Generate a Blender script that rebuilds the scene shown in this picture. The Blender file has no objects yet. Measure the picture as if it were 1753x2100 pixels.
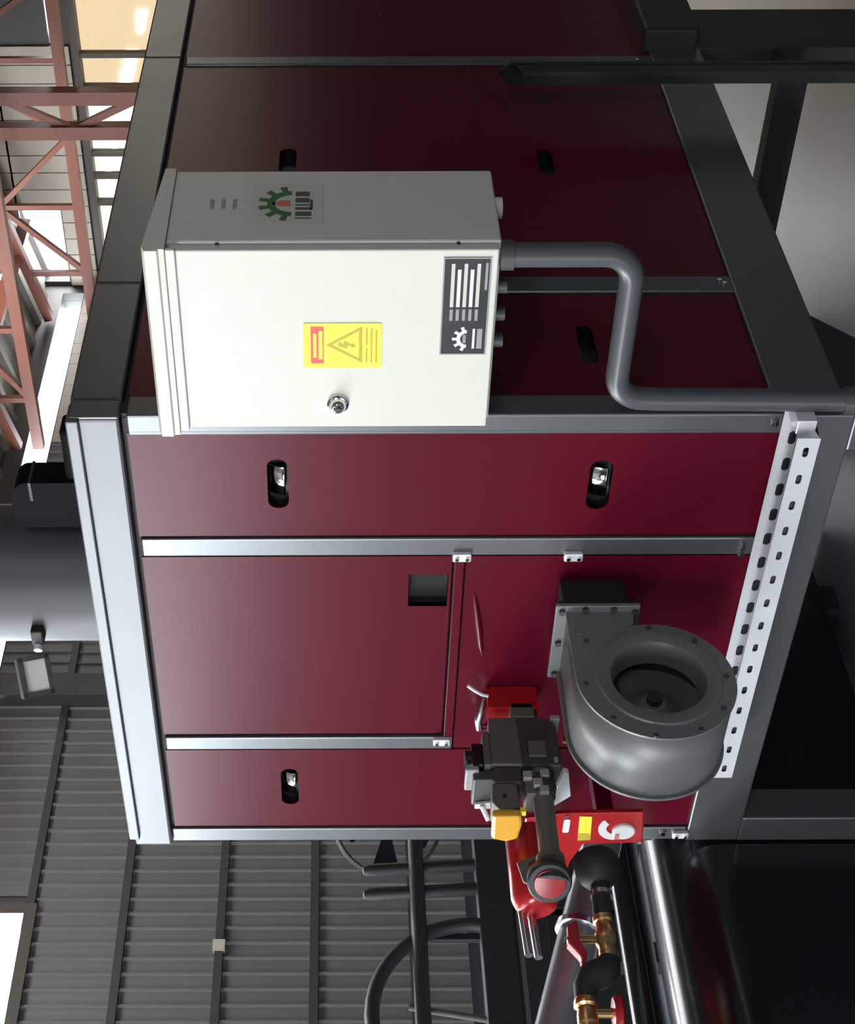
import bpy, bmesh, math, random
from mathutils import Vector, Matrix
random.seed(7)
S = bpy.context.scene
COL = S.collection
PI = math.pi

# ------------------------------------------------------------------ camera
FPX, ROLL = 3115.0, 0.0036
ANG = math.radians(131.4)
F = Vector((math.cos(ANG), math.sin(ANG), 0)); RT = Vector((F.y, -F.x, 0)); UP = Vector((0, 0, 1))
CAM = Vector((1.8409, -2.3764, 1.5))
cd = bpy.data.cameras.new('camera'); cam = bpy.data.objects.new('camera', cd); COL.objects.link(cam)
cd.sensor_fit = 'VERTICAL'; cd.sensor_height = 36; cd.sensor_width = 36
cd.lens = FPX / 2100 * 36
cd.shift_x = 176.5 / 2100
cd.clip_start = 0.05; cd.clip_end = 200
# photograph lies on its side: image left is up in the hall
cx = (-UP + RT * -ROLL).normalized(); cz = -F; cy = cz.cross(cx).normalized()
M = Matrix((cx, cy, cz)).transposed().to_4x4(); M.translation = CAM
cam.matrix_world = M
S.camera = cam

# ------------------------------------------------------------------ world, light, exposure
w = bpy.data.worlds.new('overcast_sky'); S.world = w; w.use_nodes = True
bg = w.node_tree.nodes['Background']; bg.inputs[0].default_value = (0.93, 0.96, 1.0, 1); bg.inputs[1].default_value = 32.0
S.view_settings.view_transform = 'Standard'; S.view_settings.look = 'None'
S.view_settings.exposure = 0.0; S.view_settings.gamma = 1.0; S.view_settings.use_curve_mapping = False
S.cycles.use_denoising = True
S.cycles.max_bounces = 8; S.cycles.diffuse_bounces = 4; S.cycles.glossy_bounces = 4
S.cycles.sample_clamp_indirect = 8.0

def portal(name, loc, nrm, sx, sy):
    l = bpy.data.lights.new(name, 'AREA'); l.shape = 'RECTANGLE'; l.size = sx; l.size_y = sy
    l.cycles.is_portal = True
    o = bpy.data.objects.new(name, l); COL.objects.link(o); o.location = loc
    n = Vector(nrm); zx = -n; xx = Vector((0, 0, 1)).cross(zx).normalized(); yy = zx.cross(xx)
    m = Matrix((xx, yy, zx)).transposed().to_4x4(); m.translation = Vector(loc); o.matrix_world = m
    return o

# hall extents, window openings and added light openings
XL, XR, YF, YB = -7.0, 8.0, -13.0, 11.3
EAVE, RIDGE, XM = 4.62, 6.5, 0.5
WINS_L = [(-12.0, -1.5, 2.75, 4.45), (-1.2, 3.55, 3.62, 4.45)]        # wall_left (y0,y1,z0,z1)
WIN_B = [(-6.95, -0.6, 1.0, 3.98), (2.2, 7.5, 2.5, 3.98), (-6.95, -6.1, 4.36, 4.80), (-4.3, -2.2, 4.14, 4.24)]           # wall_back (x0,x1,z0,z1)
FILL_R = [(-8.0, -4.8, 3.5, 4.3)]                                     # wall_right: unseen opening added to light the +x faces
for (a, b, c, d) in WINS_L: portal('daylight_portal', (XL + .02, (a+b)/2, (c+d)/2), (1, 0, 0), b-a, d-c)
for (a, b, c, d) in WIN_B[:2]: portal('daylight_portal', ((a+b)/2, YB - .02, (c+d)/2), (0, -1, 0), b-a, d-c)
FILL_F = [(-4.0, 2.0, 2.4, 4.2)]                                     # wall_front: unseen opening behind the viewer, added to brighten -y faces
for (a, b, c, d) in FILL_F: portal('daylight_portal', ((a+b)/2, YF + .02, (c+d)/2), (0, 1, 0), b-a, d-c)
for (a, b, c, d) in FILL_R: portal('daylight_portal', (XR - .02, (a+b)/2, (c+d)/2), (-1, 0, 0), b-a, d-c)

# ------------------------------------------------------------------ materials
MATS = {}
def mat(name, col, rough=.5, metal=0.0, spec=.5, noise=0.0, nscale=6.0, bump=0.0, bscale=60.0, coat=0.0):
    m = bpy.data.materials.new(name); m.use_nodes = True; nt = m.node_tree; N = nt.nodes; L = nt.links
    p = N['Principled BSDF']
    p.inputs['Base Color'].default_value = (*col, 1); p.inputs['Roughness'].default_value = rough
    p.inputs['Metallic'].default_value = metal; p.inputs['Specular IOR Level'].default_value = spec
    p.inputs['Coat Weight'].default_value = coat; p.inputs['Coat Roughness'].default_value = .12
    tc = N.new('ShaderNodeTexCoord')
    nz = N.new('ShaderNodeTexNoise'); nz.inputs['Scale'].default_value = nscale; nz.inputs['Detail'].default_value = 5
    L.new(tc.outputs['Object'], nz.inputs['Vector'])
    if noise > 0:
        mx = N.new('ShaderNodeMix'); mx.data_type = 'RGBA'
        mx.inputs[6].default_value = (*[c*(1-noise) for c in col], 1); mx.inputs[7].default_value = (*[min(1, c*(1+noise)) for c in col], 1)
        L.new(nz.outputs['Fac'], mx.inputs[0]); L.new(mx.outputs[2], p.inputs['Base Color'])
        mr = N.new('ShaderNodeMapRange'); mr.inputs[3].default_value = max(.02, rough-noise*.6); mr.inputs[4].default_value = min(1, rough+noise*.6)
        L.new(nz.outputs['Fac'], mr.inputs[0]); L.new(mr.outputs[0], p.inputs['Roughness'])
    if bump > 0:
        n2 = N.new('ShaderNodeTexNoise'); n2.inputs['Scale'].default_value = bscale; n2.inputs['Detail'].default_value = 3
        L.new(tc.outputs['Object'], n2.inputs['Vector'])
        b = N.new('ShaderNodeBump'); b.inputs['Strength'].default_value = bump; b.inputs['Distance'].default_value = .01
        L.new(n2.outputs['Fac'], b.inputs['Height']); L.new(b.outputs[0], p.inputs['Normal'])
    MATS[name] = m
    return m
RED = mat('red_coated_sheet', (.094, .0028, .0125), .27, spec=.2, noise=.02, nscale=1.2)
FRAME = mat('grey_metallic_profile', (.165, .172, .178), .33, metal=.7, noise=.07, nscale=4)
FASC = mat('pale_grey_fascia', (.155, .157, .16), .42, metal=.6, noise=.05, nscale=5)
SEAL_SHADE = mat('black_gasket_shade', (.008, .008, .009), .6, noise=.1)
CORE = mat('dark_interior', (.01, .01, .01), .8, noise=.1)
CAB = mat('cream_white_enamel', (.66, .66, .57), .42, noise=.03, nscale=8, bump=.02, bscale=200)
CHROME = mat('polished_chrome', (.8, .8, .8), .08, metal=1, noise=.02)
STEEL = mat('brushed_stainless', (.62, .64, .68), .22, metal=1, noise=.06, nscale=10)
PALEP = mat('satin_grey_pipe', (.27, .285, .31), .28, metal=.4, noise=.06, nscale=10)
GALV = mat('galvanised_white_zinc', (.78, .80, .83), .35, metal=.3, noise=.08, nscale=12)
BLOW = mat('grey_fan_enamel', (.19, .197, .195), .44, metal=.3, noise=.05, nscale=7)
BLOWD = mat('fan_wheel_grey', (.13, .13, .125), .45, noise=.1)
OLIVE = mat('olive_grey_casting', (.11, .105, .09), .5, noise=.1, nscale=12)
DKCAST = mat('dark_grey_casting', (.05, .05, .048), .45, noise=.12, nscale=12)
BLACKP = mat('black_plastic', (.006, .007, .009), .35, noise=.1)
GLBLACK = mat('gloss_black_paint', (.008, .008, .010), .19, spec=.75, noise=.05, nscale=4)
RUBBER = mat('black_rubber', (.018, .018, .016), .6, noise=.15)
YEL = mat('amber_yellow_plastic', (.72, .36, .03), .35, noise=.04)
REDG = mat('gloss_signal_red', (.42, .012, .015), .22, noise=.05)
REDV = mat('red_handle_plastic', (.38, .01, .02), .3, noise=.08)
BRASS = mat('brass', (.62, .40, .18), .28, metal=1, noise=.1, nscale=14)
PIPEG = mat('grey_brown_pipe_paint', (.13, .125, .11), .38, noise=.08)
COND = mat('grey_plastic_conduit', (.07, .074, .08), .32, noise=.06)
DKSTEEL = mat('dark_steel_frame', (.022, .023, .024), .5, noise=.15, nscale=5)
DKGREEN = mat('dark_green_paint', (.006, .016, .013), .4, noise=.1)
FLUE = mat('grey_sheet_flue', (.055, .057, .062), .5, metal=0.0, noise=.06, nscale=6)
FLOOR = mat('smooth_concrete', (.125, .145, .168), .30, noise=.12, nscale=1.3, bump=.02, bscale=4)
WALL = mat('taupe_wall_sheet', (.118, .115, .110), .5, noise=.06, nscale=1.5)
WALLB = mat('dark_wall_sheet', (.055, .052, .048), .6, noise=.1, nscale=1.5)
SEAM = mat('dark_seam_strip', (.035, .032, .034), .6, noise=.1)
ROOF = mat('brown_grey_roof_sheet', (.20, .18, .16), .55, noise=.15, nscale=2)
TRUSS = mat('red_oxide_primer', (.155, .042, .022), .5, noise=.15, nscale=8)
BEIGE = mat('beige_wall_panel', (.40, .36, .30), .55, noise=.08, nscale=3)
WFRAME = mat('brown_window_frame', (.06, .05, .04), .5, noise=.1)
STW = mat('sticker_white', (.62, .60, .54), .5, noise=.03)
STY = mat('sticker_yellow', (.90, .78, .06), .45, noise=.03)
STYD = mat('sticker_ochre_print', (.52, .40, .03), .5, noise=.03)
STR = mat('sticker_red_print', (.80, .10, .08), .45, noise=.05)
STG = mat('sticker_green_print', (.02, .14, .03), .5, noise=.15, nscale=60)
STGD = mat('sticker_dark_green_print', (.05, .09, .06), .5, noise=.2, nscale=60)
STB = mat('sticker_black_print', (.012, .014, .014), .4, noise=.1)
STGR = mat('sticker_grey_print', (.30, .31, .31), .45, noise=.2, nscale=80)
STPINK = mat('sticker_pink_print', (.55, .20, .16), .5, noise=.1)
WHITE = mat('white_plastic', (.75, .76, .76), .35, noise=.03)
LENS = mat('lamp_glass', (.55, .56, .50), .15, noise=.05)
DKTANK = mat('black_machine_cover', (.005, .0055, .008), .6, spec=.05, noise=.1)
# glazing of the windows: clear panes and warm tinted panes
def glass(name, col):
    m = bpy.data.materials.new(name); m.use_nodes = True; nt = m.node_tree; N = nt.nodes; L = nt.links
    N.remove(N['Principled BSDF'])
    t = N.new('ShaderNodeBsdfTransparent'); g = N.new('ShaderNodeBsdfGlossy'); mx = N.new('ShaderNodeMixShader')
    tc = N.new('ShaderNodeTexCoord'); nz = N.new('ShaderNodeTexNoise'); nz.inputs['Scale'].default_value = .8
    L.new(tc.outputs['Object'], nz.inputs['Vector'])
    c = N.new('ShaderNodeMix'); c.data_type = 'RGBA'; c.inputs[6].default_value = (*col, 1); c.inputs[7].default_value = (*[x*.9 for x in col], 1)
    L.new(nz.outputs['Fac'], c.inputs[0]); L.new(c.outputs[2], t.inputs[0])
    g.inputs['Roughness'].default_value = .05; mx.inputs[0].default_value = .06
    L.new(t.outputs[0], mx.inputs[1]); L.new(g.outputs[0], mx.inputs[2]); L.new(mx.outputs[0], N['Material Output'].inputs[0])
    return m
GLASS = glass('clear_glazing', (.9, .92, .93))
WARM = glass('warm_tinted_glazing', (.195, .168, .130))
WARMB = glass('pale_tinted_glazing', (.27, .255, .225))
MILKY = glass('milky_skylight_sheet', (.60, .60, .59))

# ------------------------------------------------------------------ helpers
def box(bm, x0, x1, y0, y1, z0, z1):
    v = [bm.verts.new((x, y, z)) for z in (z0, z1) for (x, y) in ((x0, y0), (x1, y0), (x1, y1), (x0, y1))]
    for f in ((0, 3, 2, 1), (4, 5, 6, 7), (0, 1, 5, 4), (1, 2, 6, 5), (2, 3, 7, 6), (3, 0, 4, 7)):
        bm.faces.new([v[i] for i in f])
def frame_of(d):
    d = Vector(d).normalized(); a = Vector((0, 0, 1)) if abs(d.z) < .9 else Vector((1, 0, 0))
    x = a.cross(d).normalized(); return x, d.cross(x)
def lathe(bm, p0, d, prof, n=32, cap=True):
    """prof: (t along d, radius)"""
    p0 = Vector(p0); d = Vector(d).normalized(); x, y = frame_of(d); rings = []
    for t, r in prof:
        rings.append([bm.verts.new(p0 + d*t + (x*math.cos(2*PI*k/n) + y*math.sin(2*PI*k/n))*r) for k in range(n)])
    for a, b in zip(rings, rings[1:]):
        for k in range(n): bm.faces.new((a[k], a[(k+1) % n], b[(k+1) % n], b[k]))
    if cap:
        bm.faces.new(rings[0][::-1]); bm.faces.new(rings[-1])
def cyl(bm, p0, p1, r, n=24, r1=None):
    p0 = Vector(p0); p1 = Vector(p1); d = p1-p0
    lathe(bm, p0, d, [(0, r), (d.length, r if r1 is None else r1)], n)
def tube(bm, pts, r, n=14):
    pts = [Vector(p) for p in pts]; rings = []; up = None
    for i, p in enumerate(pts):
        t = (pts[min(i+1, len(pts)-1)] - pts[max(i-1, 0)]).normalized()
        if up is None: x, y = frame_of(t)
        else:
            x = (up - t*up.dot(t)).normalized(); y = t.cross(x)
        up = x
        rr = r[i] if isinstance(r, (list, tuple)) else r
        rings.append([bm.verts.new(p + (x*math.cos(2*PI*k/n) + y*math.sin(2*PI*k/n))*rr) for k in range(n)])
    for a, b in zip(rings, rings[1:]):
        for k in range(n): bm.faces.new((a[k], a[(k+1) % n], b[(k+1) % n], b[k]))
    bm.faces.new(rings[0][::-1]); bm.faces.new(rings[-1])
def arc(c, a, b, r, t0, t1, n=8):
    c = Vector(c); a = Vector(a); b = Vector(b)
    return [c + (a*math.cos(t0+(t1-t0)*i/n) + b*math.sin(t0+(t1-t0)*i/n))*r for i in range(n+1)]
def beam(bm, p0, p1, wd, h, up=(0, 0, 1)):
    p0 = Vector(p0); p1 = Vector(p1); d = (p1-p0).normalized(); u = Vector(up)
    s = d.cross(u).normalized(); u = s.cross(d)
    vs = []
    for p in (p0, p1):
        for a, b in ((-1, -1), (1, -1), (1, 1), (-1, 1)): vs.append(bm.verts.new(p + s*a*wd/2 + u*b*h/2))
    for f in ((3, 2, 1, 0), (4, 5, 6, 7), (0, 1, 5, 4), (1, 2, 6, 5), (2, 3, 7, 6), (3, 0, 4, 7)): bm.faces.new([vs[i] for i in f])
def P3(axis, a, b, c):
    """a,b in-plane coords, c along axis.  'x': (c,a,b)  'y': (a,c,b)  'z': (a,b,c)"""
    return {'x': (c, a, b), 'y': (a, c, b), 'z': (a, b, c)}[axis]
def plate(bm, axis, outer, holes, c0, c1):
    """flat plate of any outline with real holes, between c0 and c1 along axis"""
    edges = []; loops = []
    for lp in [outer] + list(holes):
        vs = [bm.verts.new(P3(axis, p[0], p[1], c0)) for p in lp]
        es = [bm.edges.new((vs[i], vs[(i+1) % len(vs)])) for i in range(len(vs))]
        edges += es; loops.append(vs)
    r = bmesh.ops.triangle_fill(bm, edges=edges, use_beauty=True)
    faces = [g for g in r['geom'] if isinstance(g, bmesh.types.BMFace)]
    ex = bmesh.ops.extrude_face_region(bm, geom=faces)
    d = Vector(P3(axis, 0, 0, c1-c0))
    bmesh.ops.translate(bm, verts=[g for g in ex['geom'] if isinstance(g, bmesh.types.BMVert)], vec=d)
    bmesh.ops.recalc_face_normals(bm, faces=bm.faces[:])
def rrect(x0, x1, z0, z1, r, n=6):
    pts = []
    for cx_, cz_, a in ((x1-r, z1-r, 0), (x0+r, z1-r, PI/2), (x0+r, z0+r, PI), (x1-r, z0+r, 1.5*PI)):
        for i in range(n+1):
            t = a + PI/2*i/n; pts.append((cx_+r*math.cos(t), cz_+r*math.sin(t)))
    return pts
def rect(x0, x1, z0, z1): return [(x0, z0), (x1, z0), (x1, z1), (x0, z1)]
def obj(name, bm, m, parent=None, smooth=False, bevel=0.0, seg=2):
    bmesh.ops.recalc_face_normals(bm, faces=bm.faces[:])
    me = bpy.data.meshes.new(name); bm.to_mesh(me); bm.free()
    me.materials.append(m)
    o = bpy.data.objects.new(name, me); COL.objects.link(o)
    if smooth:
        for p in me.polygons: p.use_smooth = True
        try: me.set_sharp_from_angle(angle=math.radians(38))
        except Exception: pass
    if bevel > 0:
        md = o.modifiers.new('bevel', 'BEVEL'); md.width = bevel; md.segments = seg; md.limit_method = 'ANGLE'; md.angle_limit = math.radians(40)
    if parent: link_to(o, parent)
    return o
def link_to(o, parent):
    o.parent = parent; o.matrix_parent_inverse = parent_inv(parent)
def parent_inv(p):
    m = Matrix.Identity(4); q = p; ch = []
    while q: ch.append(q); q = q.parent
    for q in reversed(ch):
        m = m @ (q.matrix_parent_inverse if q.parent else Matrix.Identity(4)) @ q.matrix_basis
    return m.inverted()
def BM(): return bmesh.new()
def tag(o, label, cat, group=None, kind=None):
    o['label'] = label
    if cat: o['category'] = cat
    if group: o['group'] = group
    if kind: o['kind'] = kind
    return o
def thing(name, label, cat, loc=(0, 0, 0), group=None):
    o = bpy.data.objects.new(name, None); COL.objects.link(o); o.location = loc; o.empty_display_size = .1
    return tag(o, label, cat, group)
def B(name, m, parent, *b, bevel=0.0):
    bm = BM(); box(bm, *b); return obj(name, bm, m, parent, bevel=bevel)
def C_(name, m, parent, p0, p1, r, n=24, r1=None):
    bm = BM(); cyl(bm, p0, p1, r, n, r1); return obj(name, bm, m, parent, smooth=True)
def struct(o, label=None):
    o['kind'] = 'structure'
    if label: o['label'] = label
    return o

# ------------------------------------------------------------------ hall: floor, walls, roof
bm = BM(); box(bm, XL-.3, XR+.3, YF-.3, YB+.3, -.2, 0)
struct(obj('floor', bm, FLOOR), 'pale grey smooth concrete floor')
def ribbed(bm, y0, y1, z0, z1, x, depth=.018, period=.115):
    n = max(1, int(round((y1-y0)/period))); per = (y1-y0)/n; prof = []
    for i in range(n):
        a = y0 + i*per
        prof += [(a, 0), (a+per*.80, 0), (a+per*.86, depth), (a+per*.95, depth)]
    prof.append((y1, 0))
    lo = [bm.verts.new((x+d, y, z0)) for y, d in prof]; hi = [bm.verts.new((x+d, y, z1)) for y, d in prof]
    for i in range(len(prof)-1): bm.faces.new((lo[i], lo[i+1], hi[i+1], hi[i]))
wl = BM()                                         # wall_left: backing sheet with the window openings cut out
holes = [rect(a, b, c, d) for (a, b, c, d) in WINS_L] + [rect(3.75, 11.15, 4.2, 4.42)]
plate(wl, 'x', rect(YF, YB, 0, EAVE), holes, XL-.2, XL)
wall_left = struct(obj('wall_left', wl, WALLB), 'ribbed grey sheet wall with dark horizontal seams')
ZS = [0, .37, 1.03, 1.69, 2.32, 2.98, 3.62]
for i in range(6):
    z0, z1 = ZS[i]+.03, ZS[i+1]-.03
    y0 = -13 if z1 < 2.3 else -1.4
    bm = BM(); ribbed(bm, y0, 8.6 if z1 > 3.0 or True else YB, z0, z1, XL+.012)
    obj('wall_sheet', bm, WALL, wall_left)
bm = BM(); ribbed(bm, 3.68, 8.6, 3.65, 4.18, XL+.012); obj('wall_sheet', bm, WALL, wall_left)
for z in ZS[1:]:
    B('seam_strip', SEAM, wall_left, XL+.004, XL+.04, -1.4 if z > 2.2 else -12.9, 8.6, z-.028, z+.028)
# beige panel strip beyond the tank, one board after another
yb = 8.62; k = 0
while yb < 11.25:
    B('wall_panel', BEIGE, wall_left, XL+.002, XL+.03, yb, min(yb+.17, 11.28), 3.0, 4.18); yb += .175
B('seam_strip', SEAM, wall_left, XL+.002, XL+.09, 8.6, 11.28, 3.62, 3.74)
bm = BM(); box(bm, XL-.1, XL-.09, 3.75, 11.15, 4.2, 4.42); obj('window_pane', bm, GLASS, wall_left)
for i, (a, b, c, d) in enumerate(WINS_L):
    wn = struct(obj('window_%d' % (i+1), (lambda bm: (plate(bm, 'x', rect(a-.05, b+.05, c-.05, d+.05), [rect(a+.03, b-.03, c+.03, d-.03)], XL-.06, XL+.05), bm)[1])(BM()), WFRAME), 'long high daylight window in the ribbed wall')
    n = max(1, int((b-a)/1.4))
    for k in range(1, n): B('window_bar', WFRAME, wn, XL-.05, XL+.03, a+(b-a)*k/n-.02, a+(b-a)*k/n+.02, c, d)
    for k in range(n): B('window_pane', GLASS, wn, XL-.01, XL, a+(b-a)*k/n+.02, a+(b-a)*(k+1)/n-.02, c, d)

bm = BM(); plate(bm, 'y', rect(XL, XR, 0, 6.4), [rect(*q) for q in WIN_B], YB, YB+.2)
struct(obj('wall_back', bm, WALLB), 'dark end wall with large daylight windows')
# back window: posts and warm panes
xs = [-6.95, -6.0, -5.70, -5.45, -4.75, -4.42, -3.0, -1.8, -.6]
wn = struct(obj('window_3', (lambda bm: (plate(bm, 'y', rect(-6.98, -.57, .95, 4.03), [rect(-6.93, -.62, 1.02, 3.96)], YB-.05, YB+.06), bm)[1])(BM()), WFRAME), 'large bright warm lit window behind the machine')
for x in xs[1:-1]: B('window_bar', WFRAME, wn, x-.022, x+.022, YB-.04, YB+.05, 1.0, 3.97)
B('window_bar', WFRAME, wn, -6.95, -.6, YB-.03, YB+.04, 2.45, 2.5)
for a, b in zip(xs, xs[1:]): B('window_pane', WARM if a > -5.0 else WARMB, wn, a+.022, b-.022, YB, YB+.01, 1.0, 3.97)
wn = struct(obj('window_4', (lambda bm: (plate(bm, 'y', rect(2.15, 7.55, 2.45, 4.03), [rect(2.22, 7.48, 2.52, 3.96)], YB-.05, YB+.06), bm)[1])(BM()), WFRAME), 'high daylight window on the end wall')
for k in range(5): B('window_pane', WARMB, wn, 2.22+1.052*k+.02, 2.22+1.052*(k+1)-.02, YB, YB+.01, 2.52, 3.96)
for k in range(1, 5): B('window_bar', WFRAME, wn, 2.22+1.052*k-.02, 2.22+1.052*k+.02, YB-.04, YB+.05, 2.5, 3.97)
wb = bpy.data.objects['wall_back']
for k in range(14): B('wall_panel', BEIGE, wb, -6.98+k*.19, -6.80+k*.19, YB-.03, YB-.005, 4.06, 4.34 if k < 5 else 4.80)
for k in range(14): B('wall_panel', BEIGE, wb, -6.98+k*.19, -6.80+k*.19, YB-.03, YB-.005, 4.78, 5.6 if k > 6 else 5.1)
bm = BM(); plate(bm, 'x', rect(YF, YB, 0, EAVE), [rect(*q) for q in FILL_R], XR, XR+.2)
struct(obj('wall_right', bm, WALLB), 'dark sheet wall to the right')
bm = BM(); plate(bm, 'y', rect(XL, XR, 0, 6.6), [rect(*q) for q in FILL_F], YF-.2, YF); struct(obj('wall_front', bm, WALLB), 'dark sheet wall behind the viewer')
# roof: two pitched sheets, ribs as geometry
SKY = [(-8, -5), (-2, 5.0), (6.0, 8.2), (9.0, 10.3)]
XS0, XS1 = -6.2, -4.4
def rz(x): return EAVE + (RIDGE-EAVE)*((x-XL)/(XM-XL) if x < XM else (XR-x)/(XR-XM))
bm = BM()
for (xa, xb) in ((XL-.25, XS0), (XS0, XS1), (XS1, XM), (XR+.25, XM)):
    nseg = 60
    for k in range(nseg):
        ya = YF-.2+(YB+.4-YF)*k/nseg; yb_ = YF-.2+(YB+.4-YF)*(k+1)/nseg; ym = ya+(yb_-ya)*.7; yn = ya+(yb_-ya)*.8
        if xa == XS0 and any(q0 < (ya+yb_)/2 < q1 for q0, q1 in SKY): continue
        pr = [(ya, 0), (ym, 0), (yn, -.05), (yb_, -.05), (yb_, 0)]
        lo = [bm.verts.new((xa, y, rz(xa)+d)) for y, d in pr]; hi = [bm.verts.new((xb, y, rz(xb)+d)) for y, d in pr]
        for i in range(4): bm.faces.new((lo[i], lo[i+1], hi[i+1], hi[i]))
struct(obj('ceiling', bm, ROOF), 'brown grey ribbed roof sheets above the trusses')
for q0, q1 in SKY:
    bm = BM(); vs = [bm.verts.new(p) for p in ((XS0-.05, q0-.3, rz(XS0-.05)+.03), (XS1+.05, q0-.3, rz(XS1+.05)+.03), (XS1+.05, q1+.3, rz(XS1+.05)+.03), (XS0-.05, q1+.3, rz(XS0-.05)+.03))]; bm.faces.new(vs)
    o = obj('skylight_sheet', bm, MILKY, bpy.data.objects['ceiling']); md = o.modifiers.new('thick', 'SOLIDIFY'); md.thickness = .01

# roof trusses across the hall
def roofz(x): return EAVE + (RIDGE-EAVE)*((x-XL)/(XM-XL) if x < XM else (XR-x)/(XR-XM)) - .16
def truss(y, label, zb=4.28):
    t = thing('roof_truss', label, 'truss', (0, y, zb), 'red roof trusses')
    bm = BM(); beam(bm, (XL+.05, y, zb), (XR-.05, y, zb), .09, .10); obj('bottom_chord', bm, TRUSS, t)
    bm = BM(); beam(bm, (XL+.05, y, roofz(XL)+.02), (XM, y, roofz(XM)), .09, .09); beam(bm, (XM, y, roofz(XM)), (XR-.05, y, roofz(XR)+.02), .09, .09); obj('top_chord', bm, TRUSS, t)
    x = XL+.6; k = 0
    while x < XR-.7:
        bm = BM(); beam(bm, (x, y, zb), (x, y, roofz(x)), .05, .05, (0, 1, 0)); obj('strut', bm, TRUSS, t)
        x2 = x+.75
        bm = BM(); beam(bm, (x, y, roofz(x)), (x2, y, zb), .05, .05, (0, 1, 0)) if k % 2 else beam(bm, (x, y, zb), (x2, y, roofz(x2)), .05, .05, (0, 1, 0)); obj('diagonal', bm, TRUSS, t)
        x = x2; k += 1
    return t
truss(8.52, 'red oxide lattice roof truss nearest the black rounded tank')
truss(10.6, 'red oxide lattice roof truss close to the bright end windows', 4.03)
truss(5.4, 'red oxide lattice roof truss above the grey flue pipe')
# purlins / strips along the hall
for i, (x, z) in enumerate(((-6.2, 4.72), (-5.0, 5.02), (-3.8, 5.32))):
    bm = BM(); beam(bm, (x, YF+.1, z), (x, YB-.05, z), .07, .12)
    tag(obj('roof_purlin', bm, TRUSS), ['rust red roof purlin lowest along the ribbed wall', 'rust red roof purlin second up from the ribbed wall', 'rust red roof purlin highest in view'][i], 'beam', 'roof purlins')
# lattice column in front of the end windows
t = thing('steel_column', 'rust red lattice steel column in front of bright windows', 'column', (-4.2, 9.6, 0))
for x in (-4.02, -4.34):
    bm = BM(); box(bm, x-.06, x+.06, 9.55, 9.67, 0, 5.3); obj('chord', bm, TRUSS, t)
for k in range(7):
    z = .2+k*.72
    bm = BM(); beam(bm, (-4.32, 9.61, z + (0 if k % 2 else .7)), (-3.98, 9.61, z+(.7 if k % 2 else 0)), .06, .05, (0, 1, 0)); obj('lacing_bar', bm, TRUSS, t)
# dark column on ribbed wall and floodlight
bm = BM(); box(bm, XL+.03, XL+.16, 5.38, 5.60, 0, EAVE-.02)
tag(obj('wall_column', bm, SEAM), 'dark steel column on the ribbed wall behind the floodlight', 'column')
t = thing('floodlight', 'grey square floodlight on a bracket before the dark column', 'lamp', (XL+.2, 5.47, 3.83))
def rotbox(bm, c, M3, hx, hy, hz):
    vs = [bm.verts.new(Vector(c)+M3 @ Vector((sx*hx, sy*hy, sz*hz))) for sz in (-1, 1) for sx, sy in ((-1, -1), (1, -1), (1, 1), (-1, 1))]
    for f in ((0, 3, 2, 1), (4, 5, 6, 7), (0, 1, 5, 4), (1, 2, 6, 5), (2, 3, 7, 6), (3, 0, 4, 7)): bm.faces.new([vs[i] for i in f])
R3 = Matrix.Rotation(math.radians(-35), 3, 'Z') @ Matrix.Rotation(math.radians(28), 3, 'Y') @ Matrix.Rotation(math.radians(14), 3, 'X')
fc = Vector((XL+.42, 5.33, 3.80))
bm = BM(); rotbox(bm, fc, R3, .035, .15, .12); obj('lamp_housing', bm, OLIVE, t, bevel=.012)
bm = BM()
for sy, sz, hy, hz in ((0, .105, .15, .018), (0, -.105, .15, .018), (.135, 0, .018, .12), (-.135, 0, .018, .12)):
    rotbox(bm, fc+R3 @ Vector((.045, sy, sz)), R3, .014, hy, hz)
obj('lamp_bezel', bm, DKCAST, t)
bm = BM(); rotbox(bm, fc+R3 @ Vector((.037, 0, 0)), R3, .004, .125, .10); obj('lamp_glass', bm, LENS, t)
bm = BM(); beam(bm, (XL+.16, 5.47, 3.78), fc+Vector((-.03, .02, -.02)), .05, .03); obj('bracket', bm, DKCAST, t)

# ------------------------------------------------------------------ heating unit housing
W_, L_ = 1.383, 2.25          # front width (towards -x), side length (towards +y)
ZT, ZF, ZP, ZB = 2.043, 1.938, .62, .484
unit = thing('heating_unit', 'large red panelled heating unit with grey metal frame on legs', 'machine', (-.7, 1.1, 0))
B('inner_casing', CORE, unit, -W_+.05, -.05, .05, L_, ZB+.01, ZT-.02)
# fascia all round the top
f1 = B('fascia_beam', FASC, unit, -W_, 0, -.012, .05, ZF, ZT-.012, bevel=.006); f1['label'] = 'bright pale grey fascia beam above the front panels'
B('fascia_lip', FASC, unit, -W_+.035, .002, -.022, .04, ZT-.026, ZT, bevel=.003)
sy = [.052, .475, 1.614, L_]
for a, b in zip(sy, sy[1:]):
    o = B('fascia_beam', FRAME, unit, -.05, .004, a+.001, b-.001, ZF, ZT, bevel=.005)
B('fascia_beam', FRAME, unit, -.05, .004, -.008, .050, ZF, ZT-.002, bevel=.005)
B('gasket_shade_strip', SEAL_SHADE, unit, -W_+.02, -.002, .012, .05, ZF-.016, ZF)
B('gasket_shade_strip', SEAL_SHADE, unit, -.05, -.012, .01, L_, ZF-.016, ZF)
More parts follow.
